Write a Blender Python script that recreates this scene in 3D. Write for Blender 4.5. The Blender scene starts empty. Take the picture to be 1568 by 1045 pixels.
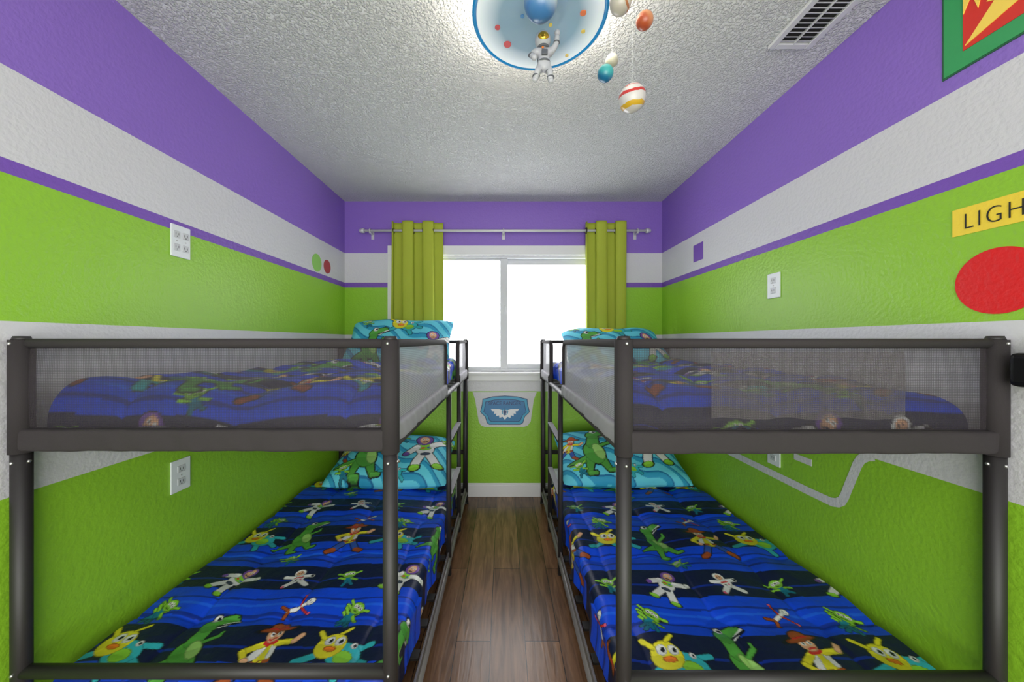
import bpy, bmesh, math, random
import numpy as np
from mathutils import Vector, Matrix
random.seed(3); rng=np.random.RandomState(5)
S=bpy.context.scene
S.view_settings.view_transform='Standard'
COL=S.collection
XL,XR,D,H,CZ=-1.313,1.31,2.9,2.44,1.285
YF=-1.3
# ---------------------------------------------------------------- helpers
def lin(c):
    return tuple(((v/255)/12.92 if v/255<=.04045 else ((v/255+.055)/1.055)**2.4) for v in c)
def mat(name,rgb,rough=.6,metal=0,emis=None,es=0,bump=None,bstr=.3,bdist=.01,coat=0):
    m=bpy.data.materials.new(name); m.use_nodes=True; nt=m.node_tree; b=nt.nodes['Principled BSDF']
    b.inputs['Base Color'].default_value=(*lin(rgb),1); b.inputs['Roughness'].default_value=rough
    b.inputs['Metallic'].default_value=metal
    if coat: b.inputs['Coat Weight'].default_value=coat
    if emis: b.inputs['Emission Color'].default_value=(*lin(emis),1); b.inputs['Emission Strength'].default_value=es
    if bump: addbump(m,bump,bstr,bdist)
    return m
def addbump(m,scale,strength,dist,detail=3):
    nt=m.node_tree; b=nt.nodes['Principled BSDF']
    tc=nt.nodes.new('ShaderNodeTexCoord'); n=nt.nodes.new('ShaderNodeTexNoise'); n.inputs['Scale'].default_value=scale
    n.inputs['Detail'].default_value=detail
    bp=nt.nodes.new('ShaderNodeBump'); bp.inputs['Strength'].default_value=strength; bp.inputs['Distance'].default_value=dist
    nt.links.new(tc.outputs['Object'],n.inputs['Vector']); nt.links.new(n.outputs['Fac'],bp.inputs['Height']); nt.links.new(bp.outputs['Normal'],b.inputs['Normal'])
    return n,bp
def empty(name,loc):
    e=bpy.data.objects.new(name,None); e.location=loc; e.empty_display_size=.1; COL.objects.link(e); return e
def link(name,me,m,parent=None,smooth=False):
    o=bpy.data.objects.new(name,me); COL.objects.link(o)
    if m is not None and len(me.materials)==0: me.materials.append(m)
    if smooth: me.polygons.foreach_set('use_smooth',[True]*len(me.polygons))
    if parent:
        o.parent=parent; o.matrix_parent_inverse=Matrix.Translation(-Vector(parent.location))
    return o
def pydata(name,v,f,m,parent=None,smooth=False):
    me=bpy.data.meshes.new(name); me.from_pydata(v,[],f); me.update(); return link(name,me,m,parent,smooth)
def box(name,lo,hi,m,parent=None,bevel=.003):
    lo=Vector(lo);hi=Vector(hi);c=(lo+hi)/2;s=hi-lo
    bm=bmesh.new(); bmesh.ops.create_cube(bm,size=1); bmesh.ops.scale(bm,vec=s,verts=bm.verts)
    me=bpy.data.meshes.new(name); bm.to_mesh(me); bm.free(); o=link(name,me,m,parent); o.location=c
    if bevel:
        b=o.modifiers.new('bev','BEVEL'); b.width=bevel; b.segments=3
    return o
def cyl(name,p0,p1,r,m,parent=None,r2=None,seg=24):
    p0=Vector(p0);p1=Vector(p1);d=p1-p0
    bm=bmesh.new(); bmesh.ops.create_cone(bm,cap_ends=True,segments=seg,radius1=r,radius2=r if r2 is None else r2,depth=d.length)
    for f in bm.faces: f.smooth=len(f.verts)==4
    me=bpy.data.meshes.new(name); bm.to_mesh(me); bm.free(); o=link(name,me,m,parent)
    o.rotation_mode='QUATERNION'; o.rotation_quaternion=Vector((0,0,1)).rotation_difference(d.normalized()); o.location=(p0+p1)/2
    return o
def sph(name,c,r,m,parent=None,sc=(1,1,1),rot=(0,0,0),seg=32):
    bm=bmesh.new(); bmesh.ops.create_uvsphere(bm,u_segments=seg,v_segments=seg//2,radius=r)
    me=bpy.data.meshes.new(name); bm.to_mesh(me); bm.free(); o=link(name,me,m,parent,True); o.location=c; o.scale=sc; o.rotation_euler=rot; return o
def torus(name,c,R,r,m,parent=None,axis='Z',seg=64,sg=12):
    v=[];f=[]
    for i in range(seg):
        a=2*math.pi*i/seg
        for j in range(sg):
            b=2*math.pi*j/sg; q=R+r*math.cos(b); p=(q*math.cos(a),q*math.sin(a),r*math.sin(b))
            if axis=='X': p=(p[2],p[0],p[1])
            v.append(p); f.append((i*sg+j,((i+1)%seg)*sg+j,((i+1)%seg)*sg+(j+1)%sg,i*sg+(j+1)%sg))
    o=pydata(name,v,f,m,parent,True); o.location=c; return o
def path_tube(name,pts,r,m,parent=None):
    cu=bpy.data.curves.new(name,'CURVE'); cu.dimensions='3D'; cu.bevel_depth=r; cu.bevel_resolution=5; cu.use_fill_caps=True
    sp=cu.splines.new('POLY'); sp.points.add(len(pts)-1)
    for p,q in zip(sp.points,pts): p.co=(*q,1)
    t=bpy.data.objects.new('tmp',cu); COL.objects.link(t); dg=bpy.context.evaluated_depsgraph_get()
    me=bpy.data.meshes.new_from_object(t.evaluated_get(dg)); bpy.data.objects.remove(t); me.materials.clear()
    return link(name,me,m,parent,True)
def text(name,s,size,M,m,parent=None,sx=1,off=0,sp=1):
    cu=bpy.data.curves.new(name,'FONT'); cu.body=s; cu.size=size; cu.extrude=.0006; cu.offset=off; cu.space_character=sp
    t=bpy.data.objects.new('tmp',cu); COL.objects.link(t); dg=bpy.context.evaluated_depsgraph_get()
    me=bpy.data.meshes.new_from_object(t.evaluated_get(dg)); bpy.data.objects.remove(t); me.materials.clear()
    me.transform(M@Matrix.Diagonal((sx,1,1,1))); return link(name,me,m,parent)
def wallmap(w,a,b,off):
    return {'L':(XL+off,a,b),'R':(XR-off,a,b),'B':(a,D-off,b)}[w]
def wpoly(name,w,pts,m,off=.002,parent=None):
    n=len(pts); v=[wallmap(w,a,b,off) for a,b in pts]+[wallmap(w,a,b,0.0002) for a,b in pts]
    f=[tuple(range(n))]+[(i,(i+1)%n,n+(i+1)%n,n+i) for i in range(n)]
    bm=bmesh.new(); vs=[bm.verts.new(p) for p in v]
    for q in f: bm.faces.new([vs[i] for i in q])
    bmesh.ops.recalc_face_normals(bm,faces=bm.faces)
    me=bpy.data.meshes.new(name); bm.to_mesh(me); bm.free(); return link(name,me,m,parent)
def circ(a,b,ra,rb=None,n=48): 
    rb=rb or ra
    return [(a+ra*math.cos(2*math.pi*i/n),b+rb*math.sin(2*math.pi*i/n)) for i in range(n)]
def grid(name,fn,nu,nv,m,parent=None,uv=None,closeu=False):
    v=[fn(i/(nu if closeu else nu-1),j/(nv-1)) for j in range(nv) for i in range(nu)]
    f=[]
    for j in range(nv-1):
        for i in range(nu if closeu else nu-1):
            i2=(i+1)%nu; f.append((j*nu+i,j*nu+i2,(j+1)*nu+i2,(j+1)*nu+i))
    o=pydata(name,v,f,m,parent,True)
    if uv:
        l=o.data.uv_layers.new(name='UV')
        for lp in o.data.loops:
            k=lp.vertex_index; l.data[lp.index].uv=uv((k%nu)/(nu-1),(k//nu)/(nv-1))
    return o
# ---------------------------------------------------------------- materials
GREEN=(141,193,46); PURP=(136,103,194); PURP2=(118,78,178); WHT=(208,207,212)
def wallmat(name):
    m=mat(name,GREEN,.42); nt=m.node_tree; b=nt.nodes['Principled BSDF']
    g=nt.nodes.new('ShaderNodeNewGeometry'); s=nt.nodes.new('ShaderNodeSeparateXYZ'); d=nt.nodes.new('ShaderNodeMath'); d.operation='DIVIDE'; d.inputs[1].default_value=2.5
    r=nt.nodes.new('ShaderNodeValToRGB'); r.color_ramp.interpolation='CONSTANT'
    st=[(0,GREEN),(.86,WHT),(1.333,GREEN),(1.72,PURP2),(1.765,WHT),(2.003,PURP)]
    el=r.color_ramp.elements
    el[0].position=0; el[0].color=(*lin(GREEN),1); el[1].position=st[1][0]/2.5; el[1].color=(*lin(WHT),1)
    for z,c in st[2:]:
        e=el.new(z/2.5); e.color=(*lin(c),1)
    nt.links.new(g.outputs['Position'],s.inputs[0]); nt.links.new(s.outputs['Z'],d.inputs[0]); nt.links.new(d.outputs[0],r.inputs[0]); nt.links.new(r.outputs[0],b.inputs['Base Color'])
    addbump(m,75,.35,.006,2); return m
M_wall=wallmat('painted_wall_bands')
M_ceil=mat('popcorn_ceiling',(219,219,220),.95)
def ceilbump():
    n,bp=addbump(M_ceil,110,.8,.014,4)
    nt=M_ceil.node_tree; r=nt.nodes.new('ShaderNodeValToRGB'); r.color_ramp.elements[0].position=.42; r.color_ramp.elements[1].position=.62
    nt.links.new(n.outputs['Fac'],r.inputs[0]); nt.links.new(r.outputs[0],bp.inputs['Height'])
ceilbump()
M_white=mat('white_trim',(226,226,228),.4)
M_vinyl=mat('white_vinyl',(205,207,212),.35)
M_green=mat('mural_green',GREEN,.45,bump=75,bstr=.35,bdist=.006)
M_wpaint=mat('mural_white',WHT,.45,bump=75,bstr=.35,bdist=.006)
M_red=mat('mural_red',(218,8,10),.5,bump=75,bstr=.35,bdist=.006)
M_red2=mat('mural_dark_red',(165,35,45),.45)
M_lgreen=mat('mural_light_green',(140,200,90),.45)
M_pur=mat('mural_purple',PURP2,.45)
M_yel=mat('mural_yellow',(242,210,60),.45,bump=75,bstr=.3,bdist=.005)
M_black=mat('black_paint',(22,22,22),.5)
M_frame=mat('bed_frame_metal',(40,37,38),.5,.0)
M_fab=mat('bed_fabric_grey',(46,41,43),.88,bump=700,bstr=.3,bdist=.002)
M_rail=mat('bed_rail_light',(120,115,115),.4,.3)
M_bolt=mat('bolt_metal',(190,190,190),.3,.9)
M_matt=mat('mattress_white',(225,226,232),.85,bump=40,bstr=.3,bdist=.01)
def meshfab(name,rgb,op_in,op_out,scale=170):
    m=mat(name,rgb,.8); nt=m.node_tree; b=nt.nodes['Principled BSDF']; out=nt.nodes['Material Output']
    b.inputs['Specular IOR Level'].default_value=.2
    uv=nt.nodes.new('ShaderNodeUVMap'); v=nt.nodes.new('ShaderNodeTexVoronoi'); v.voronoi_dimensions='2D'; v.inputs['Scale'].default_value=scale; v.inputs['Randomness'].default_value=0
    mr=nt.nodes.new('ShaderNodeMapRange'); mr.inputs['From Min'].default_value=.28; mr.inputs['From Max'].default_value=.4; mr.inputs['To Min'].default_value=op_in; mr.inputs['To Max'].default_value=op_out
    t=nt.nodes.new('ShaderNodeBsdfTransparent'); mx=nt.nodes.new('ShaderNodeMixShader')
    nt.links.new(uv.outputs[0],v.inputs['Vector']); nt.links.new(v.outputs['Distance'],mr.inputs[0]); nt.links.new(mr.outputs[0],mx.inputs[0])
    nt.links.new(t.outputs[0],mx.inputs[1]); nt.links.new(b.outputs[0],mx.inputs[2]); nt.links.new(mx.outputs[0],out.inputs['Surface']); return m
M_mesh=meshfab('mesh_fabric_dark',(62,57,60),.3,.74,230)
M_meshL=meshfab('mesh_fabric_lit',(180,178,183),.5,.95)  # same mesh, paler and denser: grazing window light put into the colour
M_pocket=meshfab('mesh_fabric_pocket',(150,145,148),.3,.8,210)
# floor
M_floor=mat('dark_wood_planks',(90,70,58),.26)
def fl():
    nt=M_floor.node_tree; b=nt.nodes['Principled BSDF']
    tc=nt.nodes.new('ShaderNodeTexCoord'); mp=nt.nodes.new('ShaderNodeMapping'); mp.inputs['Rotation'].default_value=(0,0,math.pi/2); mp.inputs['Location'].default_value=(.3,.055,0)
    br=nt.nodes.new('ShaderNodeTexBrick'); br.inputs['Scale'].default_value=1; br.inputs['Brick Width'].default_value=1.2; br.inputs['Row Height'].default_value=.147; br.inputs['Mortar Size'].default_value=.0016
    br.inputs['Color1'].default_value=(*lin((138,104,78)),1); br.inputs['Color2'].default_value=(*lin((108,78,57)),1); br.inputs['Mortar'].default_value=(*lin((35,25,20)),1); br.offset=.4
    mp2=nt.nodes.new('ShaderNodeMapping'); mp2.inputs['Scale'].default_value=(22,2.2,1)
    n=nt.nodes.new('ShaderNodeTexNoise'); n.inputs['Scale'].default_value=1.6; n.inputs['Detail'].default_value=8; n.inputs['Distortion'].default_value=1.2
    r=nt.nodes.new('ShaderNodeValToRGB'); r.color_ramp.elements[0].position=.3; r.color_ramp.elements[0].color=(.45,.41,.38,1); r.color_ramp.elements[1].position=.72; r.color_ramp.elements[1].color=(1.2,1.15,1.1,1)
    mx=nt.nodes.new('ShaderNodeMix'); mx.data_type='RGBA'; mx.blend_type='MULTIPLY'; mx.inputs[0].default_value=1
    L=nt.links.new; L(tc.outputs['Object'],mp.inputs[0]); L(mp.outputs[0],br.inputs[0]); L(tc.outputs['Object'],mp2.inputs[0]); L(mp2.outputs[0],n.inputs[0]); L(n.outputs['Fac'],r.inputs[0])
    L(br.outputs['Color'],mx.inputs[6]); L(r.outputs[0],mx.inputs[7]); L(mx.outputs[2],b.inputs['Base Color'])
    bp=nt.nodes.new('ShaderNodeBump'); bp.inputs['Strength'].default_value=.25; bp.inputs['Distance'].default_value=.003; L(n.outputs['Fac'],bp.inputs['Height']); L(bp.outputs[0],b.inputs['Normal'])
fl()
# ---------------------------------------------------------------- room
def shell(name,lo,hi,m):
    lo=Vector(lo);hi=Vector(hi)
    v=[(x,y,z) for x in (lo.x,hi.x) for y in (lo.y,hi.y) for z in (lo.z,hi.z)]
    f=[(0,1,3,2),(4,6,7,5),(0,4,5,1),(2,3,7,6),(0,2,6,4),(1,5,7,3)]
    return pydata(name,v,f,m)
shell('floor',(XL-.1,YF,-.1),(XR+.1,D+.12,0),M_floor)
shell('ceiling',(XL-.1,YF,H),(XR+.1,D+.12,H+.1),M_ceil)
shell('wall_left',(XL-.1,YF,0),(XL,D+.12,H),M_wall)
shell('wall_right',(XR,YF,0),(XR+.1,D+.12,H),M_wall)
shell('wall_front',(XL,YF-.1,0),(XR,YF,H),M_wall)
WX,WZ0,WZ1=.9,1.03,1.995
def backwall():
    xs=[XL,-WX,WX,XR]; zs=[0,WZ0,WZ1,H]; v=[];f=[]
    for y in (D,D+.12):
        for z in zs:
            for x in xs: v.append((x,y,z))
    for k in (0,16):
        for j in range(3):
            for i in range(3):
                if i==1 and j==1: continue
                a=k+j*4+i; q=(a,a+1,a+5,a+4); f.append(q if k==0 else q[::-1])
    for a,b in ((5,6),(6,10),(10,9),(9,5)): f.append((a,b,b+16,a+16))
    pydata('wall_back',v,f,M_wall)
backwall()
def baseboard(name,lo,hi,lo2,hi2):
    e=empty(name,((lo[0]+hi[0])/2,(lo[1]+hi[1])/2,0)); box('board',lo,hi,M_white,e,.002); box('cap',lo2,hi2,M_white,e,.003)
baseboard('baseboard_back',(XL+.012,D-.012,0),(XR-.012,D,.095),(XL+.012,D-.008,.09),(XR-.012,D,.112))
baseboard('baseboard_left',(XL,YF,0),(XL+.008,D,.095),(XL,YF,.09),(XL+.005,D,.112))
baseboard('baseboard_right',(XR-.008,YF,0),(XR,D,.095),(XR-.005,YF,.09),(XR,D,.112))
# window
M_glass=bpy.data.materials.new('window_glass'); M_glass.use_nodes=True
nt=M_glass.node_tree; nt.nodes.remove(nt.nodes['Principled BSDF']); t=nt.nodes.new('ShaderNodeBsdfTransparent'); g=nt.nodes.new('ShaderNodeBsdfGlossy'); g.inputs['Roughness'].default_value=.02
mx=nt.nodes.new('ShaderNodeMixShader'); mx.inputs[0].default_value=.04; nt.links.new(t.outputs[0],mx.inputs[1]); nt.links.new(g.outputs[0],mx.inputs[2]); nt.links.new(mx.outputs[0],nt.nodes['Material Output'].inputs[0])
w=empty('window_1',(0,D+.05,1.5))
def fr(nm,x0,x1,z0,z1,y0,y1,tl,tr_,tt,tb):
    box(nm+'_l',(x0,y0,z0),(x0+tl,y1,z1),M_vinyl,w); box(nm+'_r',(x1-tr_,y0,z0),(x1,y1,z1),M_vinyl,w)
    box(nm+'_t',(x0+tl,y0,z1-tt),(x1-tr_,y1,z1),M_vinyl,w); box(nm+'_b',(x0+tl,y0,z0),(x1-tr_,y1,z0+tb),M_vinyl,w)
fr('outer_frame',-WX+.001,WX-.001,WZ0+.001,WZ1-.001,D+.02,D+.1,.022,.022,.02,.02)
fr('fixed_sash',-.01,WX-.023,WZ0+.021,WZ1-.021,D+.065,D+.09,.04,.04,.045,.04)
fr('sliding_sash',-WX+.023,.034,WZ0+.021,WZ1-.021,D+.03,D+.06,.03,.062,.016,.016)
box('glass_fixed',(.03,D+.075,WZ0+.05),(WX-.05,D+.078,WZ1-.05),M_glass,w,0)
box('glass_sliding',(-WX+.05,D+.046,WZ0+.03),(-.02,D+.049,WZ1-.03),M_glass,w,0)
box('latch',(.004,D+.016,1.5),(.018,D+.032,1.58),M_vinyl,w)
tr=empty('trim_1',(0,D,1.5))
box('casing_top',(-.955,D-.014,WZ1),(.955,D,2.072),M_white,tr); box('casing_left',(-.955,D-.014,WZ0),(-WX,D,WZ1),M_white,tr); box('casing_right',(WX,D-.014,WZ0),(.955,D,WZ1),M_white,tr)
box('sill',(-.975,D-.035,WZ0-.022),(.975,D+.02,WZ0),M_white,tr,.004); box('apron',(-.955,D-.014,WZ0-.075),(.955,D,WZ0-.022),M_white,tr)
# ---------------------------------------------------------------- murals / decals
wpoly('mural_panel','B',[(-.255,.862),(.275,.862),(.25,.8),(.225,.62),(.2,.585),(.17,.575),(-.155,.575),(-.185,.585),(-.205,.62),(-.235,.8)],M_wpaint,.0015)
bd=empty('space_badge_sign',(0.012,D,.71))
M_b1=mat('badge_light_blue',(60,160,200),.4); M_b2=mat('badge_navy',(20,60,110),.4); M_b0=mat('badge_white',(235,235,240),.4)
def shield(s,cx=.012,cz=.708):
    P=[(-.19,.055),(-.185,.098),(-.1,.118),(0,.125),(.1,.118),(.185,.098),(.19,.055),(.205,-.01),(.165,-.05),(.15,-.1),(.13,-.115),(-.13,-.115),(-.15,-.1),(-.165,-.05),(-.205,-.01)]
    return [(cx+a*(1-s/.2),cz+b*(1-s/.12)) for a,b in P]
wpoly('rim','B',shield(0),M_b2,.003,bd); wpoly('border','B',shield(.006),M_b1,.0045,bd); wpoly('field','B',shield(.026),M_b2,.006,bd)
wpoly('field2','B',shield(.031),mat('badge_blue',(45,120,175),.4),.0075,bd)
text('lettering','SPACE RANGER',.042,Matrix.Translation((-.125,D-.0085,.757))@Matrix(((1,0,0,0),(0,0,-1,0),(0,1,0,0),(0,0,0,1))),M_b2,bd,.92,.0006)
for sg in (-1,1):
    pts=[(0,-.0),(.02,.02),(.05,.028),(.118,.03),(.1,.008),(.088,.012),(.09,-.012),(.072,-.008),(.072,-.03),(.05,-.024),(.045,-.045),(.02,-.035),(.0,-.06)]
    wpoly('wing','B',[(.012+sg*a,.695+b) for a,b in pts],M_b0,.009,bd)
wpoly('planet_disc','B',circ(.012,.7,.026),M_b1,.0105,bd); wpoly('planet_core','B',circ(.012,.7,.019),M_b0,.0115,bd)
wpoly('star','B',[(.012,.735),(.022,.705),(.044,.7),(.022,.693),(.012,.66),(.002,.693),(-.02,.7),(.002,.705)],M_b2,.0125,bd)
wpoly('wall_dot_green','L',circ(2.465,1.836,.062),M_lgreen); wpoly('wall_dot_red','L',circ(2.61,1.838,.05),M_red2)
wpoly('wall_square_purple','R',[(2.3,1.825),(2.415,1.825),(2.415,1.94),(2.3,1.94)],M_pur)
wpoly('wall_dot_large_red','R',circ(.928,1.445,.088,n=64),M_red)
sg=empty('name_plate_sign',(XR,.75,1.62))
wpoly('plate','R',[(1.022,1.587),(1.022,1.664),(.45,1.664),(.45,1.587)],M_yel,.002,sg)
text('lettering','LIGHTYEAR',.064,Matrix.Translation((XR-.003,.998,1.602))@Matrix(((0,0,-1,0),(-1,0,0,0),(0,1,0,0),(0,0,0,1))),M_black,sg,.76,-.0012,1.2)
# tongue outline right wall
def ribbon(name,cl,wd,m,off=.0015):
    L=[];R=[]
    for i,p in enumerate(cl):
        a=Vector(cl[max(i-1,0)]);b=Vector(cl[min(i+1,len(cl)-1)]); t=(b-a).normalized(); n=Vector((-t.y,t.x))
        L.append(Vector(p)+n*wd/2);R.append(Vector(p)-n*wd/2)
    v=[wallmap('R',q.x,q.y,off) for q in L+R]; n=len(L)
    pydata(name,v,[(i,i+1,n+i+1,n+i) for i in range(n-1)],m)
cl=[(1.24,.878),(1.265,.868),(1.285,.85),(1.298,.825),(1.31,.79),(1.335,.72),(1.345,.69),(1.357,.665),(1.375,.65),(1.4,.642),(1.5,.64),(2.05,.64),(2.1,.65),(2.13,.675),(2.15,.72),(2.18,.8),(2.2,.84),(2.23,.87)]
ribbon('mural_outline_stripe',cl,.034,M_wpaint)
wpoly('mural_dash','R',[(1.49,.752),(1.58,.752),(1.58,.78),(1.49,.78)],M_wpaint)
# upper poster
po=empty('starburst_wall_sign',(XR,.85,2.22))
a0,a1,z0,z1=1.045,.66,2.058,2.40
M_pg=mat('sign_green',(50,155,90),.5); M_py=mat('sign_yellow',(250,215,90),.5); M_pr=mat('sign_red',(215,45,35),.5); M_pk=mat('sign_dark',(30,90,60),.5)
wpoly('edge','R',[(a0,z0),(a0,z1),(a1,z1),(a1,z0)],M_pk,.003,po)
q=.005; wpoly('border','R',[(a0-q,z0+q),(a0-q,z1-q),(a1+q,z1-q),(a1+q,z0+q)],M_pg,.005,po)
q=.05; wpoly('field','R',[(a0-q,z0+q),(a0-q,z1-q),(a1+q,z1-q),(a1+q,z0+q)],M_pr,.007,po)
wpoly('burst_a','R',[(.99,2.118),(.93,2.19),(.945,2.2),(.88,2.26),(.9,2.27),(.82,2.345),(.79,2.345),(.83,2.24),(.81,2.23),(.87,2.17),(.85,2.16)],M_py,.009,po)
wpoly('burst_b','R',[(.993,2.35),(.993,2.21),(.975,2.25),(.962,2.2),(.94,2.3),(.9,2.35)],M_py,.009,po)
wpoly('burst_c','R',[(.8,2.11),(.72,2.11),(.72,2.28),(.76,2.2),(.775,2.22)],M_py,.009,po)
# ---------------------------------------------------------------- outlets
M_out=mat('outlet_white',(222,226,230),.35); M_sock=mat('outlet_socket',(196,198,202),.35); M_slot=mat('outlet_slot',(40,40,42),.6)
def outlet(w,a,z,wa,h,n=2,gang=1):
    x=XL if w=='L' else XR; s=1 if w=='L' else -1
    e=empty('wall_outlet',(x,a,z))
    def bx(nm,t0,t1,a0,a1,z0,z1,m,b=.002):
        xs=sorted((x+s*t0,x+s*t1)); box(nm,(xs[0],a0,z0),(xs[1],a1,z1),m,e,b)
    bx('plate',0,.006,a-wa/2,a+wa/2,z-h/2,z+h/2,M_out)
    for g in range(gang):
        ga=a+(g-(gang-1)/2)*wa/gang*.9
        for k in (-1,1):
            zz=z+k*h*.2; hw=.016 if gang==1 else .014
            bx('socket',.004,.0085,ga-hw,ga+hw,zz-.014,zz+.014,M_sock)
            for q in (-1,1): bx('slot',.0075,.0088,ga+q*.006-.001,ga+q*.006+.001,zz-.003,zz+.006,M_slot,0)
            bx('ground',.0075,.0088,ga-.002,ga+.002,zz-.010,zz-.006,M_slot,0)
        bx('screw',.005,.0085,ga-.0025,ga+.0025,z-.0025,z+.0025,M_bolt,.001)
outlet('L',1.422,1.687,.085,.128,gang=2); outlet('L',1.422,.742,.085,.128)
outlet('R',1.695,1.553,.078,.12); outlet('R',1.695,.745,.078,.12)
# door handle
dh=empty('door_lever_handle',(XR,.83,1.214)); M_dh=mat('matte_black_metal',(25,25,27),.35,.5)
box('rose',(XR-.012,.8,1.165),(XR,.868,1.262),M_dh,dh,.006); cyl('neck',(XR-.05,.84,1.214),(XR-.008,.84,1.214),.016,M_dh,dh); box('lever',(XR-.058,.74,1.172),(XR-.028,.874,1.256),M_dh,dh,.013)
# vent
M_vent=mat('vent_white',(200,200,203),.5); M_dark=mat('vent_shade',(38,38,40),.8)
ve=empty('ceiling_air_vent',(1.12,1.2,H)); vx0,vx1,vy0,vy1=1.035,1.2,1.02,1.375
for nm,lo,hi in (('rim_l',(vx0,vy0,H-.012),(vx0+.024,vy1,H)),('rim_r',(vx1-.024,vy0,H-.012),(vx1,vy1,H)),('rim_n',(vx0+.024,vy0,H-.012),(vx1-.024,vy0+.024,H)),('rim_f',(vx0+.024,vy1-.024,H-.012),(vx1-.024,vy1,H))): box(nm,lo,hi,M_vent,ve,.003)
box('cavity_shade',(vx0+.02,vy0+.02,H-.002),(vx1-.02,vy1-.02,H-.0003),M_dark,ve,0)  # flat dark sheet coloured as the shade behind the louvers
n=16
for i in range(n):
    y=vy0+.034+i*(vy1-vy0-.068)/(n-1); o=box('louver',(vx0+.022,y-.0056,H-.0085),(vx1-.022,y+.0056,H-.0075),M_vent,ve,0); o.rotation_euler=(math.radians(30),0,0)
box('divider',(1.1155,vy0+.022,H-.0125),(1.1195,vy1-.022,H-.003),M_vent,ve,0)
# ---------------------------------------------------------------- curtains
M_cur=mat('olive_curtain',(164,176,52),.75,bump=500,bstr=.2,bdist=.002); M_rod=mat('rod_white',(205,205,207),.3,.1)
yr,zr=2.84,2.179
rod=empty('curtain_rod',(0,yr,zr)); cyl('rod',(-1.14,yr,zr),(1.165,yr,zr),.011,M_rod,rod)
for x in (-1.14,1.165): cyl('finial',(x-.012,yr,zr),(x+.012,yr,zr),.019,M_rod,rod); sph('finial_tip',(x+(.014 if x>0 else -.014),yr,zr),.016,M_rod,rod)
for x in (-1.08,0,1.085):
    box('bracket_arm',(x-.007,yr-.01,zr-.022),(x+.007,D-.004,zr-.010),M_rod,rod,.002); box('bracket_plate',(x-.012,D-.005,zr-.055),(x+.012,D,zr+.03),M_rod,rod,.002); torus('bracket_hook',(x,yr,zr),.015,.004,M_rod,rod,'X')
def curtain(x0,x1,nf,ph):
    e=empty('window_curtain',((x0+x1)/2,yr,1.6)); zt,zb=2.25,1.02
    k=2*math.pi*nf
    def fn(u,v):
        z=zt+(zb-zt)*v; a=.031
        uu=u+.008*v*math.sin(9*u+ph*2)
        sn=math.sin(k*uu+ph); y=yr-.003+a*sn+.002*math.sin(6*v+u*11)
        x=x0+(x1-x0)*(u+.02*v*math.sin(4*u+ph))-.019*math.sin(2*(k*uu+ph))
        return (x,y,z)
    o=grid('cloth',fn,240,60,M_cur,e); s=o.modifiers.new('s','SOLIDIFY'); s.thickness=.002
    for i in range(2*int(nf+1)+2):
        u=(i*math.pi-ph)/k
        if .02<u<.98:
            p=fn(u,0); torus('grommet',(p[0],yr,zr),.022,.005,M_frame,e,'X',32,8)
curtain(-.915,-.51,2.5,-.9); curtain(.655,.97,2.0,-.6)
# ---------------------------------------------------------------- prints
C=lambda *c: np.array(lin(c))
K=C(15,20,30);W_=C(235,235,235);GR=C(85,165,66);LG=C(160,210,115);SK=C(235,180,140);YE=C(235,225,50);TE=C(50,180,192);BR=C(165,80,38);RD=C(205,45,45);BL=C(50,90,180);PU=C(120,80,170);OR=C(240,130,40);LM=C(140,205,60);DT=C(20,120,145);PK=C(225,90,130)
def e_(x,y,a,b,c,r=0): return ('e',x,y,a,b,r,c)
def c_(x0,y0,x1,y1,r,c,r2=None): return ('c',x0,y0,x1,y1,r,r if r2 is None else r2,c)
REX=[c_(-.25,-.45,-1.05,-.55,.17,GR,.03),c_(-.3,-.5,-.45,-.92,.15,GR,.1),c_(-.45,-.95,-.25,-.97,.07,GR),c_(.05,-.5,.2,-.9,.16,GR,.1),c_(.2,-.95,.42,-.95,.07,GR),e_(-.1,-.25,.34,.45,GR,.2),c_(-.05,.1,.1,.55,.22,GR,.18),c_(.15,-.02,.5,.08,.07,GR),c_(.5,.08,.55,.22,.04,GR),c_(.12,.62,.62,.72,.24,GR,.17),e_(.06,-.22,.17,.35,LG,.2),c_(.35,.5,.78,.62,.05,W_),c_(.3,.52,.8,.58,.03,K),e_(.2,.86,.12,.12,W_),e_(.24,.86,.055,.06,K),e_(.72,.78,.03,.02,K)]
WOO=[c_(-.1,-.25,-.5,-.75,.12,BL),c_(.1,-.25,.4,-.8,.12,BL),c_(-.5,-.78,-.72,-.88,.11,BR),c_(.4,-.82,.62,-.95,.11,BR),c_(0,.25,0,-.2,.22,YE),c_(-.16,.2,-.3,-.1,.1,W_),c_(.16,.2,.16,-.1,.08,W_),c_(-.2,.28,-.6,.05,.1,YE),c_(.2,.28,.65,.3,.1,YE),c_(-.6,.05,-.45,-.18,.09,YE),c_(.65,.3,.8,.5,.09,SK),e_(-.42,-.2,.1,.1,SK),c_(-.2,-.25,.2,-.25,.07,BR),e_(0,-.25,.06,.06,YE),e_(0,.34,.2,.09,RD),e_(0,.6,.22,.26,SK),e_(0,.88,.25,.22,BR),e_(0,.78,.5,.1,BR,.1),c_(-.22,.82,.22,.86,.03,RD),e_(-.08,.62,.055,.07,W_),e_(.1,.62,.055,.07,W_),e_(-.07,.62,.03,.04,K),e_(.11,.62,.03,.04,K),c_(-.08,.45,.1,.46,.03,RD)]
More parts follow.
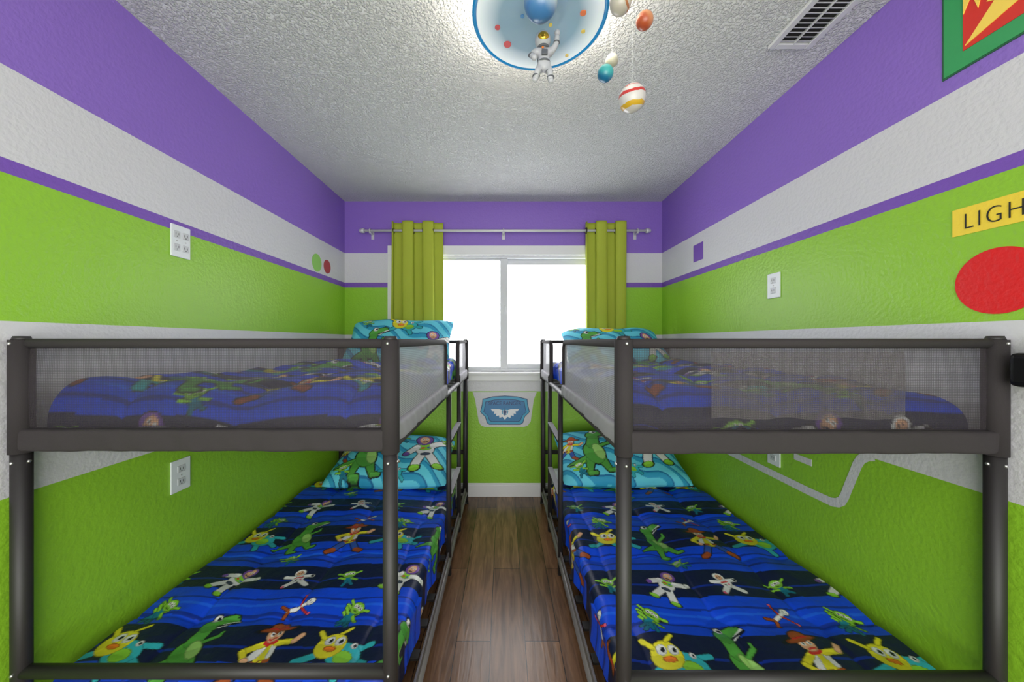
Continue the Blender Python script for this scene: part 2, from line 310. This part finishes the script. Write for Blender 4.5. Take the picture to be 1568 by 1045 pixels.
BUZ=[c_(-.12,-.3,-.35,-.75,.16,W_),c_(.12,-.3,.35,-.8,.16,W_),e_(-.4,-.88,.2,.12,LM),e_(.42,-.9,.2,.12,LM),e_(0,.05,.34,.38,W_),e_(0,.18,.28,.2,LM),e_(0,-.25,.2,.1,C(60,70,90)),c_(-.3,.2,-.62,-.05,.14,W_),c_(.3,.22,.68,.4,.14,W_),e_(-.7,-.12,.13,.13,PU),e_(.78,.5,.13,.13,W_),e_(0,.6,.32,.33,PU),e_(0,.6,.2,.25,SK),e_(-.07,.65,.05,.06,W_),e_(.09,.65,.05,.06,W_),e_(-.07,.65,.025,.03,K),e_(.09,.65,.025,.03,K),c_(-.08,.46,.08,.46,.03,K),c_(-.12,.12,-.04,.12,.04,RD),e_(.12,.12,.05,.05,BL)]
BU2=[c_(-.1,-.2,-.6,-.5,.15,W_),c_(.1,-.2,.5,-.7,.15,W_),e_(0,.05,.34,.34,W_),c_(-.25,.15,-.7,.3,.13,W_),c_(.25,.15,.7,.1,.13,W_),e_(0,.5,.3,.3,W_),e_(0,.48,.2,.2,SK),c_(-.2,.1,.2,.1,.05,RD),e_(-.1,-.1,.06,.06,K),e_(.12,-.1,.06,.06,PK),e_(-.68,-.55,.1,.1,PK),e_(.7,.1,.1,.1,K),e_(-.07,.5,.04,.05,K),e_(.07,.5,.04,.05,K)]
DUC=[c_(.5,-.1,1.05,-.3,.11,TE),c_(.4,.1,.95,.35,.1,TE),c_(.3,-.4,.5,-.75,.12,TE),c_(-.5,-.3,-.95,-.55,.12,TE),e_(.32,-.12,.5,.4,TE),e_(.35,-.2,.28,.22,LM),e_(-.25,.1,.45,.45,YE),c_(-.6,.3,-.9,.55,.08,YE),c_(-.2,.55,0,.8,.07,YE),e_(-.38,.25,.15,.17,W_),e_(-.05,.28,.15,.17,W_),e_(-.34,.25,.06,.08,K),e_(-.02,.28,.06,.08,K),e_(-.2,-.02,.2,.1,OR),e_(.45,.22,.1,.1,W_),e_(.47,.22,.04,.05,K)]
ALI=[e_(.0,-.35,.3,.4,DT),c_(-.25,-.2,-.7,0,.1,LM),c_(.25,-.2,.65,-.4,.1,LM),c_(-.15,-.6,-.3,-.9,.13,DT),c_(.15,-.6,.35,-.85,.13,DT),e_(0,.3,.5,.38,LM),c_(-.5,.35,-.85,.5,.09,LM),c_(.5,.35,.85,.5,.09,LM),e_(-.22,.35,.13,.14,W_),e_(.02,.38,.13,.14,W_),e_(.26,.35,.13,.14,W_),e_(-.22,.35,.05,.06,K),e_(.02,.38,.05,.06,K),e_(.26,.35,.05,.06,K),c_(-.15,.1,.2,.1,.03,K)]
FOR=[c_(0,-.6,0,.4,.1,W_),e_(0,.5,.2,.24,W_),c_(-.6,.3,-.05,.0,.045,RD),c_(.05,.0,.7,.25,.045,RD),c_(-.05,-.6,-.35,-.85,.08,BR),c_(.05,-.6,.3,-.85,.08,BR),e_(-.08,.5,.07,.08,W_),e_(-.07,.5,.035,.04,K),e_(.09,.52,.035,.04,K),e_(-.65,.36,.08,.08,PK),e_(.72,.3,.08,.08,PK)]
def paint(u,v,col,prims,ox,oy,sc,ang=0,outline=.03):
    idx=np.nonzero((np.abs(u-ox)<1.35*sc)&(np.abs(v-oy)<1.35*sc))[0]
    if len(idx)==0: return
    ca,sa=math.cos(ang),math.sin(ang); x=(u[idx]-ox)/sc; y=(v[idx]-oy)/sc; x,y=x*ca+y*sa,-x*sa+y*ca
    def dist(p):
        if p[0]=='e':
            _,cx,cy,a,b,r,c=p; dx=x-cx;dy=y-cy; cr,sr=math.cos(r),math.sin(r); dx,dy=dx*cr+dy*sr,-dx*sr+dy*cr
            return (np.sqrt((dx/a)**2+(dy/b)**2)-1)*min(a,b)
        _,x0,y0,x1,y1,r,r2,c=p; dx,dy=x1-x0,y1-y0; t=np.clip(((x-x0)*dx+(y-y0)*dy)/(dx*dx+dy*dy+1e-9),0,1)
        return np.hypot(x-x0-t*dx,y-y0-t*dy)-(r+(r2-r)*t)
    ds=[dist(p) for p in prims]; 
    allm=np.min(ds,axis=0); col[idx[allm<outline]]=K
    for p,dd in zip(prims,ds):
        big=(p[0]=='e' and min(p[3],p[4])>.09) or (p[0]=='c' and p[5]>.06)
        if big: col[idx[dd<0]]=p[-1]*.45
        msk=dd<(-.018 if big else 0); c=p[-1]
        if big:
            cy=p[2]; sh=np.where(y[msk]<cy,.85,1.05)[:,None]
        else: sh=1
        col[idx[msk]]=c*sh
TX,TY=.665,.62
TILE=[(DUC,.10,1.075,.105,-.2),(REX,.31,1.10,.12,.35),(WOO,.545,1.075,.11,.1),(ALI,.085,1.235,.055,-.6),(FOR,.55,1.262,.065,-1.0),(ALI,.75,1.225,.055,-.4),(BUZ,.215,1.395,.088,-.5),(BU2,.455,1.41,.07,.3),(ALI,.66,1.405,.05,.2),(ALI,.34,1.545,.045,.5)]
NAVY=C(12,24,62);ROY=C(8,72,222);MID=C(10,46,150);CY=C(26,96,232)
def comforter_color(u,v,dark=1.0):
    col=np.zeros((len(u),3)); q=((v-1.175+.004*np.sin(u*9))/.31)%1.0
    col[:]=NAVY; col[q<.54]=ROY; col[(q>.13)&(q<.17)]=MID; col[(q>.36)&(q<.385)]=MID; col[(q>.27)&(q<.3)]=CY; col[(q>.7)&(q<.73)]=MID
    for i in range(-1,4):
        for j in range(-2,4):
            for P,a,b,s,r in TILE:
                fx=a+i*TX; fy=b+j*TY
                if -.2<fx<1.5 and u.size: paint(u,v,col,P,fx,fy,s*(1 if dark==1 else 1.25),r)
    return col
def colmesh(name,co,faces,col,m,parent):
    me=bpy.data.meshes.new(name); me.vertices.add(len(co)); me.vertices.foreach_set('co',co.astype(np.float32).ravel())
    nf=len(faces); me.loops.add(nf*4); me.loops.foreach_set('vertex_index',faces.astype(np.int32).ravel()); me.polygons.add(nf)
    me.polygons.foreach_set('loop_start',np.arange(0,nf*4,4,dtype=np.int32)); me.polygons.foreach_set('loop_total',np.full(nf,4,dtype=np.int32)); me.update(calc_edges=True)
    a=me.color_attributes.new('Col','FLOAT_COLOR','POINT'); a.data.foreach_set('color',np.c_[col,np.ones(len(col))].astype(np.float32).ravel())
    return link(name,me,m,parent,True)
def gfaces(nu,nv):
    i,j=np.meshgrid(np.arange(nu-1),np.arange(nv-1)); a=(j*nu+i).ravel(); return np.c_[a,a+1,a+nu+1,a+nu]
def printmat(name,rough=.7,bs=.2):
    m=mat(name,(128,128,128),rough); nt=m.node_tree; at=nt.nodes.new('ShaderNodeAttribute'); at.attribute_name='Col'; nt.links.new(at.outputs['Color'],nt.nodes['Principled BSDF'].inputs['Base Color'])
    addbump(m,14,bs,.02,3); nt.nodes['Principled BSDF'].inputs['Specular IOR Level'].default_value=.4; return m
M_comf=printmat('printed_comforter_fabric',.48,.38); M_pil=printmat('printed_pillow_fabric',.7,.35)
def comforter(name,x0,x1,y0,y1,z0,side,drop,res,xoff,yoff,parent,amp=1,Ry=.035,dark=1.0):
    """side=+1: drapes on x1 edge ; -1 drapes on x0 edge"""
    R=.035; L=x1-x0; Ly=y1-y0; tot=(L-R)+R*math.pi/2+drop-R; toty=(Ly-Ry)+Ry*math.pi/2+.1
    nu=int(tot/res);nv=int(toty/res); s,t=np.meshgrid(np.linspace(0,tot,nu),np.linspace(0,toty,nv)); s=s.ravel();t=t.ravel()
    def prof(q,Lf,R):
        f=Lf-R; a=np.clip((q-f)/R,0,math.pi/2); rest=np.clip(q-f-R*math.pi/2,0,None)
        return np.minimum(q,f)+R*np.sin(a), R*(1-np.cos(a))+rest
    X,ZX=prof(s,L,R); Y,ZY=prof(toty-(t),Ly,Ry)   # drape at near end
    Y=y1-Y; x=(x0+X) if side>0 else (x1-X)
    w=np.zeros_like(X)
    for k in range(22):
        f=rng.uniform(4,34);a=rng.uniform(0,math.pi);w+=np.sin(f*(s*math.cos(a)+t*math.sin(a))+rng.uniform(0,6)+1.5*np.sin(s*rng.uniform(2,7)+rng.uniform(0,6)))*.017/f
    def seam(q,sp,wo): d=np.abs((q+.006*np.sin(wo*9)+sp/2)%sp-sp/2); return -np.exp(-(d/.008)**2)*.004-np.exp(-(d/.045)**2)*.006*(1+.5*np.sin(wo*38))
    w+=seam(s+.1,.31,t)+seam(t,.36,s)
    dz=np.maximum(ZX,np.minimum(ZY,.11))
    z=z0-dz+np.maximum(w*amp,-.024)*np.where(ZX>.03,.3,1)
    x=x+side*np.where(ZX>.03,(w*.8+.008*np.sin(t*17)+.004*np.sin(t*41)),0)
    u=(s if side>0 else (L-s)); v=(y1-(toty-t))  # unwrapped
    col=comforter_color(u+ -xoff,v-yoff,dark)
    return colmesh(name,np.c_[x,Y,z],gfaces(nu,nv),col,M_comf,parent)
def pillow(name,c,w,h,t,ang,parentname,seed,yaw=0):
    nu,nv=190,130; u,v=np.meshgrid(np.linspace(-1,1,nu),np.linspace(-1,1,nv)); u=u.ravel();v=v.ravel()
    r=np.random.RandomState(seed)
    X=u*w/2*(1-.07*(1-v**2)*np.abs(u)**3)*(1-.05*np.abs(v)**6); Y=v*h/2*(1-.09*(1-u**2)*np.abs(v)**3+.03*np.sin(5*u+seed)*np.abs(v))*(1-.10*np.abs(u)**6)
    th=t*np.power(np.clip(1-u**4,0,1),.6)*np.power(np.clip(1-v**4,0,1),.6)
    wr=np.zeros_like(u)
    for k in range(10):
        f=r.uniform(3,14);a=r.uniform(0,math.pi);wr+=np.sin(f*(u*math.cos(a)+v*math.sin(a))+r.uniform(0,6))*.03/f
    th2=th*(1+wr*6)
    def cols():
        uu=X;vv=Y; col=np.zeros((len(uu),3)); col[:]=C(45,155,195); st=((uu*.9+vv*1.6+.05*np.sin(uu*20))/.16)%1; col[st<.6]=C(98,204,226); col[st>.9]=C(25,110,160)
        a=seed%2
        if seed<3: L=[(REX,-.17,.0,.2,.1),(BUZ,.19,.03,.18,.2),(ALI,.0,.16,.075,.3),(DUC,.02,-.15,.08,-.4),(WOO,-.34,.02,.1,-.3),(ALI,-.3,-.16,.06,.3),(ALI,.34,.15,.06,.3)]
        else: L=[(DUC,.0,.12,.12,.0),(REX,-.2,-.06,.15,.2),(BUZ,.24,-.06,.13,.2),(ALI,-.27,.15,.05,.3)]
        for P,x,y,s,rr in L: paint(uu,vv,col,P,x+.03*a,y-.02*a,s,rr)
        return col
    cc=cols(); ca,sa=math.cos(ang),math.sin(ang)
    def tr(X,Y,Z):
        return np.c_[c[0]+X, c[1]+Y*ca-Z*sa, c[2]+Y*sa+Z*ca]
    front=tr(X,Y,th2);back=tr(X,Y,-th*.8); N=len(u); F=gfaces(nu,nv)
    e=empty(parentname,c); o=colmesh(name,np.r_[front,back],np.r_[F,F[:,::-1]+N],np.r_[cc,cc],M_pil,e)
    return e
# ---------------------------------------------------------------- bunk beds
M_bandL=mat('bed_fabric_side_lit',(158,156,161),.8,bump=700,bstr=.3,bdist=.002)  # bed fabric lightened: window light from the aisle put into the colour
def bed(side,xin,xout,dn,df,ysh=0):
    """side -1: left bed (outer at -X)"""
    e=empty('bunk_bed',((xin+xout)/2,(dn+df)/2,0)); rl=.0195; ru=.0235
    ZT,ZB=1.282,.993
    for x in (xin,xout):
        for y in (dn,df):
            cyl('post_lower',(x,y,0),(x,y,ZB),rl,M_frame,e); cyl('post_sleeve',(x,y,ZB-.005),(x,y,1.288),ru,M_fab,e)
            cyl('post_cap',(x,y,1.286),(x,y,1.298),.019,M_frame,e,r2=.015); cyl('foot',(x,y,0),(x,y,.015),.024,M_black,e)
            s=-1 if y==dn else 1
            for z in (.965,1.278,.41): sph('bolt',(x,y+s*(rl+(.004 if z>1 else 0)),z),.0045,M_bolt,e,seg=12)
            sph('bolt',(x-side*(rl),y,.965),.0045,M_bolt,e,seg=12)
    def rect_band(name,p0,p1,z0,z1,t,m,wr=.0035):
        p0=Vector(p0);p1=Vector(p1);dr=(p1-p0).normalized();nn=Vector((-dr.y,dr.x,0)); Ln=(p1-p0).length; sd=random.uniform(0,9)
        def fn(u,v):
            a=2*math.pi*u; ce,se=math.cos(a),math.sin(a); cx=math.copysign(abs(ce)**.5,ce)*t; cz=math.copysign(abs(se)**.35,se)*(z1-z0)/2
            l=v*Ln; wv=wr*(math.sin(l*31+sd)+.7*math.sin(l*57+2*sd+cz*40)+.5*math.sin(l*97+cz*80))*.55
            p=p0+dr*l+nn*(cx+wv); return (p.x,p.y,(z0+z1)/2+cz+wr*.15*math.sin(l*23+sd))
        return grid(name,fn,28,160,m,e,closeu=True)
    def panel(name,p0,p1,z0,z1,m,sag=.003):
        p0=Vector(p0);p1=Vector(p1);dr=(p1-p0).normalized();nn=Vector((-dr.y,dr.x,0)); Ln=(p1-p0).length; sd=random.uniform(0,9)
        def fn(u,v):
            l=u*Ln; p=p0+dr*l+nn*(sag*math.sin(math.pi*v)*(math.sin(l*9+sd)+.5*math.sin(l*23+sd*2))); return (p.x,p.y,z0+(z1-z0)*v)
        return grid(name,fn,80,16,m,e,uv=lambda u,v:(u*Ln,v*(z1-z0)))
    # end frames
    for y in (dn,df):
        cyl('end_top_tube',(xin,y,1.279),(xout,y,1.279),.0125,M_fab,e); cyl('end_mid_tube',(xin,y,1.012),(xout,y,1.012),.015,M_frame,e)
        cyl('end_low_tube',(xin,y,.405),(xout,y,.405),.0165,M_frame,e); cyl('end_base_tube',(xin,y,.1),(xout,y,.1),.0165,M_frame,e)
        rect_band('end_band',(min(xin,xout)+.015,y,0),(max(xin,xout)-.015,y,0),.994,1.053,.0195,M_fab)
        panel('end_mesh',(min(xin,xout),y,0),(max(xin,xout),y,0),1.04,1.275,M_mesh)
    # wall side
    cyl('wall_top_tube',(xout,dn,1.279),(xout,df,1.279),.0125,M_fab,e); cyl('wall_rail',(xout,dn,1.01),(xout,df,1.01),.0165,M_frame,e); cyl('wall_base_rail',(xout,dn,.1),(xout,df,.1),.0165,M_frame,e)
    # aisle side
    g1,g2=1.80,2.30
    cyl('aisle_rail',(xin,dn,1.004),(xin,df,1.004),.015,M_frame,e); cyl('aisle_base_rail',(xin,dn,.085),(xin,df,.085),.0165,M_rail,e)
    box('aisle_base_angle',(xin-.004,dn,.06),(xin+.004,df,.13),M_rail,e,.001)
    for (a,b,c1) in ((dn,g1,1),(df,g2,-1)):
        r=.04; pts=[(xin,a,1.279),(xin,b-c1*r,1.279)]+[(xin,b-c1*r+c1*r*math.sin(k*math.pi/12),1.279-r+r*math.cos(k*math.pi/12)) for k in range(1,7)]+[(xin,b,1.0)]
        path_tube('guard_tube',pts,.0125,M_fab,e)
        lo,hi=min(a,b)+.01,max(a,b)-.01
        panel('guard_mesh',(xin,lo,0),(xin,hi,0),1.05,1.27,M_meshL); 
        rect_band('guard_band',(xin,lo,0),(xin,hi,0),1.005,1.062,.0175,M_bandL,.0025)
    # ladder
    for y in (1.93,2.37): cyl('ladder_rail',(xin,y,0),(xin,y,1.0),.014,M_frame,e)
    for z in (.725,.425): cyl('ladder_rung',(xin,1.93,z),(xin,2.37,z),.0135,M_frame,e); box('rung_tread',(xin-.016,1.945,z+.010),(xin+.016,2.355,z+.016),M_bandL,e,.002)
    # decks & slats
    xa,xb=min(xin,xout)+.018,max(xin,xout)-.018
    for z,nm in ((.99,'upper_slat'),(.085,'lower_slat')):
        for k in range(12):
            y=dn+.1+k*(df-dn-.2)/11; box(nm,(xa,y-.02,z),(xb,y+.02,z+.012),M_frame,e,.002)
    # mattresses
    mb=empty('mattress',((xa+xb)/2,1.8,.2)); o=box('body',(xa+.026,dn+.06,.1),(xb-.026,df-.03,.298),M_matt,mb,.035)
    mu=empty('mattress',((xa+xb)/2,1.8,1.05)); box('body',(xa+.026,dn+.075,1.004),(xb-.026,df-.03,1.085),M_matt,mu,.035)
    cl_=empty('printed_comforter',((xa+xb)/2,1.6,.33)); cu_=empty('printed_comforter',((xa+xb)/2,1.6,1.12))
    left=min(xin,xout)
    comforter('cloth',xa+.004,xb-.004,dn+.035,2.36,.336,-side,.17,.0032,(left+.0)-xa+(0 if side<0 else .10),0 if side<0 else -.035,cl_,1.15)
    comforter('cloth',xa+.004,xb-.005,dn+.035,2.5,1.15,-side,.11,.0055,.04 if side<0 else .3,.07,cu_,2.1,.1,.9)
    return e
bed(-1,-.301,-1.283,.934,2.775)
bl=bed(1,.313,1.281,.914,2.775)
# hanging mesh pocket on right bed end
def pk(u,v):
    x=.551+u*.514; return (x,.928+.0028*math.sin(x*60)+.0015*math.sin(x*133+v*3),1.079+v*.178-.003*math.sin(x*40)*(1-v))
po_=grid('storage_pocket',pk,120,12,M_pocket,bl,uv=lambda u,v:(u*.514,v*.178))
pillow('body',(-.76,2.44,.448),.82,.52,.095,math.radians(20),'printed_pillow',1)
pillow('body',(.80,2.46,.465),.86,.54,.095,math.radians(24),'printed_pillow',2)
pillow('body',(-.76,2.575,1.28),.78,.42,.08,math.radians(50),'printed_pillow',3)
pillow('body',(.80,2.55,1.245),.74,.42,.08,math.radians(34),'printed_pillow',4)
# ---------------------------------------------------------------- ceiling lamp
la=empty('space_ceiling_lamp',(.118,1.15,H)); LX,LY=.118,1.15
M_lw=mat('lamp_white',(235,238,240),.3); M_glow=mat('lamp_glow',(255,255,255),.5,emis=(255,246,225),es=45)
M_ring=mat('lamp_blue_ring',(20,120,175),.3,emis=(20,125,185),es=.3)
M_face=mat('lamp_face',(165,188,205),.12,emis=(170,195,215),es=.22,coat=.6)
nt=M_face.node_tree; tc=nt.nodes.new('ShaderNodeTexCoord'); ln=nt.nodes.new('ShaderNodeVectorMath'); ln.operation='LENGTH'; rp=nt.nodes.new('ShaderNodeValToRGB')
rp.color_ramp.elements[0].position=.13; rp.color_ramp.elements[0].color=(*lin((140,165,182)),1); rp.color_ramp.elements[1].position=.2; rp.color_ramp.elements[1].color=(*lin((245,250,255)),1)  # pale rim: the edge glow is put into base and emission colour
nt.links.new(tc.outputs['Object'],ln.inputs[0]); nt.links.new(ln.outputs['Value'],rp.inputs[0]); nt.links.new(rp.outputs[0],nt.nodes['Principled BSDF'].inputs['Base Color']); nt.links.new(rp.outputs[0],nt.nodes['Principled BSDF'].inputs['Emission Color'])
cyl('canopy',(LX,LY,2.385),(LX,LY,H),.1,M_lw,la,seg=48); cyl('tray',(LX,LY,2.352),(LX,LY,2.37),.214,M_lw,la,seg=96)
torus('back_light',(LX,LY,2.382),.2,.010,M_glow,la,seg=96)
cyl('face',(LX,LY,2.34),(LX,LY,2.352),.206,M_face,la,seg=96)
torus('ring',(LX,LY,2.345),.214,.0065,M_ring,la,seg=128)
for (px,py,r,c) in ((777,68,.013,(215,50,50)),(762,42,.009,(205,60,60)),(893,20,.010,(235,120,60)),(893,48,.007,(235,200,80)),(843,38,.006,(240,210,80)),(800,25,.006,(70,140,200)),(868,85,.006,(235,200,90))):
    d=1.053*537/(522-py); x=(px-771)*d/537; cyl('dot',(x,d,2.3375),(x,d,2.3405),r,mat('dot_paint',c,.4),la)
def planet(px,py,d,r,stops,rot=(0,0,0),top=H):
    x=(px-771)*d/537; z=CZ+(522-py)*d/537
    m=mat('planet_paint',(200,200,200),.35,coat=.3); nt=m.node_tree; tc=nt.nodes.new('ShaderNodeTexCoord'); s=nt.nodes.new('ShaderNodeSeparateXYZ'); rp=nt.nodes.new('ShaderNodeValToRGB')
    n=nt.nodes.new('ShaderNodeTexNoise'); n.inputs['Scale'].default_value=4; ad=nt.nodes.new('ShaderNodeMath'); ad.operation='MULTIPLY_ADD'; ad.inputs[1].default_value=.12
    rp.color_ramp.interpolation='EASE' if len(stops)<3 else 'CONSTANT'; el=rp.color_ramp.elements
    for i,(p,c) in enumerate(stops):
        q=el[i] if i<2 else el.new(p); q.position=p; q.color=(*lin([v*.9 for v in c]),1)
    L=nt.links.new; L(tc.outputs['Generated'],s.inputs[0]); L(tc.outputs['Generated'],n.inputs[0]); L(n.outputs['Fac'],ad.inputs[0]); L(s.outputs['Z'],ad.inputs[2]); L(ad.outputs[0],rp.inputs[0]); L(rp.outputs[0],nt.nodes['Principled BSDF'].inputs['Base Color'])
    sph('planet',(x,d,z),r,m,la,rot=rot); cyl('wire',(x,d,z+r*.95),(x,d,top),.0005,M_lw,la,seg=8)
    cyl('planet_cap',(x,d,z+r*.95),(x,d,z+r*1.08),.004,M_lw,la,seg=12)
planet(828,3,1.05,.05,[(.3,(80,140,200)),(.7,(215,230,240))],(.4,.3,0),2.34)
planet(987,31,1.1,.026,[(.3,(200,90,50)),(.7,(235,160,110))],(0,.8,0))
planet(950,4,1.06,.032,[(0,(215,205,190)),(.35,(190,120,70)),(.45,(225,215,200)),(.65,(200,140,90)),(.75,(230,220,205))],(0,.5,0))
planet(927,112,1.25,.028,[(.3,(30,120,165)),(.75,(70,190,190))],(.6,.3,0))
planet(937,92,1.3,.023,[(.3,(205,200,175)),(.7,(235,235,225))])
planet(968,150,1.25,.0465,[(0,(235,225,215)),(.2,(240,190,50)),(.34,(240,235,230)),(.62,(225,60,55)),(.74,(245,240,235)),(.9,(235,90,80)),(.94,(240,235,230))],(.2,-.15,0))
# astronaut figure
def astro():
    ax,ay,az=.137,1.19,2.235
    M_su=mat('astronaut_suit',(190,190,194),.4); M_vi=mat('gold_visor',(214,170,60),.15,.8); M_gy=mat('suit_grey',(95,97,103),.5); M_or=mat('suit_orange',(230,120,40),.5)
    V=[(0,0,-.01),(0,0,.03),(.028,0,.034),(.042,-.006,.055),(.044,-.01,.083),(-.028,0,.034),(-.043,-.01,.012),(-.036,-.024,-.006),(.014,0,-.025),(.02,-.012,-.048),(.022,-.004,-.072),(.024,-.016,-.078),(-.014,0,-.025),(-.024,-.014,-.046),(-.03,0,-.066),(-.034,-.012,-.072)]
    R=[.02,.02,.012,.0095,.009,.012,.0095,.009,.014,.011,.0105,.009,.014,.011,.0105,.009]
    E=[(0,1),(1,2),(2,3),(3,4),(1,5),(5,6),(6,7),(0,8),(8,9),(9,10),(10,11),(0,12),(12,13),(13,14),(14,15)]
    me=bpy.data.meshes.new('suit'); me.from_pydata([(ax+a,ay+b,az+c) for a,b,c in V],E,[]); o=link('astronaut_suit',me,M_su,la)
    sk=o.modifiers.new('skin','SKIN'); sk.use_smooth_shade=True
    for v,r in zip(me.skin_vertices[0].data,R): v.radius=(r,r)
    me.skin_vertices[0].data[0].use_root=True
    o.modifiers.new('sub','SUBSURF').levels=2; o.modifiers['sub'].render_levels=2
    hc=(ax-.004,ay-.004,az+.067); sph('helmet',hc,.027,M_su,la); sph('visor',(hc[0],hc[1]-.011,hc[2]-.001),.021,M_vi,la,(1,.85,.85))
    torus('helmet_collar',(ax-.002,ay,az+.043),.017,.004,M_gy,la,seg=24)
    box('backpack',(ax-.02,ay+.014,az-.01),(ax+.02,ay+.032,az+.045),M_gy,la,.005); box('chest_pack',(ax-.010,ay-.026,az+.005),(ax+.010,ay-.017,az+.022),M_gy,la,.002)
    torus('belt',(ax,ay,az-.006),.0185,.003,M_gy,la,seg=24)
    for dx,dz in ((.022,-.06),(-.027,-.055),(.018,-.04),(-.02,-.038)): torus('boot_band',(ax+dx,ay-.006,az+dz),.0105,.0025,M_gy,la,seg=20)
    for dx,dy,dz in ((.042,-.006,.058),(-.043,-.01,.012)): torus('arm_band',(ax+dx,ay+dy,az+dz),.009,.0022,M_gy,la,seg=20)
    sph('glove',(ax+.044,ay-.01,az+.088),.0095,M_su,la); sph('glove',(ax-.035,ay-.027,az-.009),.0095,M_su,la)
    sph('patch',(ax-.006,ay-.021,az+.03),.004,M_or,la,(1,.4,1)); cyl('wire',(ax,ay,az+.09),(ax,ay,2.34),.0005,M_lw,la,seg=8)
astro()
# ---------------------------------------------------------------- light
wd=bpy.data.worlds.new('sky'); S.world=wd; wd.use_nodes=True; wd.node_tree.nodes['Background'].inputs[0].default_value=(.97,.98,1,1); wd.node_tree.nodes['Background'].inputs[1].default_value=6.0
def area(name,loc,rot,sx,sy,p,c=(1,1,1)):
    l=bpy.data.lights.new(name,'AREA'); l.shape='RECTANGLE'; l.size=sx; l.size_y=sy; l.energy=p; l.color=c; o=bpy.data.objects.new(name,l); o.location=loc; o.rotation_euler=rot; COL.objects.link(o)
area('fill_softbox',(0,-1.2,1.15),(math.radians(97),0,0),2.3,1.9,75,(1,.985,.965))  # added fill behind the camera, not a lamp of the room
area('added_fill_light',(0,-.6,2.41),(0,0,0),1.6,.8,12,(1,.98,.95))  # added overhead fill out of view, extra to the disc lamp
cam=bpy.data.cameras.new('cam'); cam.sensor_width=36; cam.lens=36*537/1568; cam.shift_x=.0083; cam.clip_start=.01
co=bpy.data.objects.new('camera',cam); co.location=(0,0,CZ); co.rotation_euler=(math.radians(90),0,0); COL.objects.link(co); S.camera=co
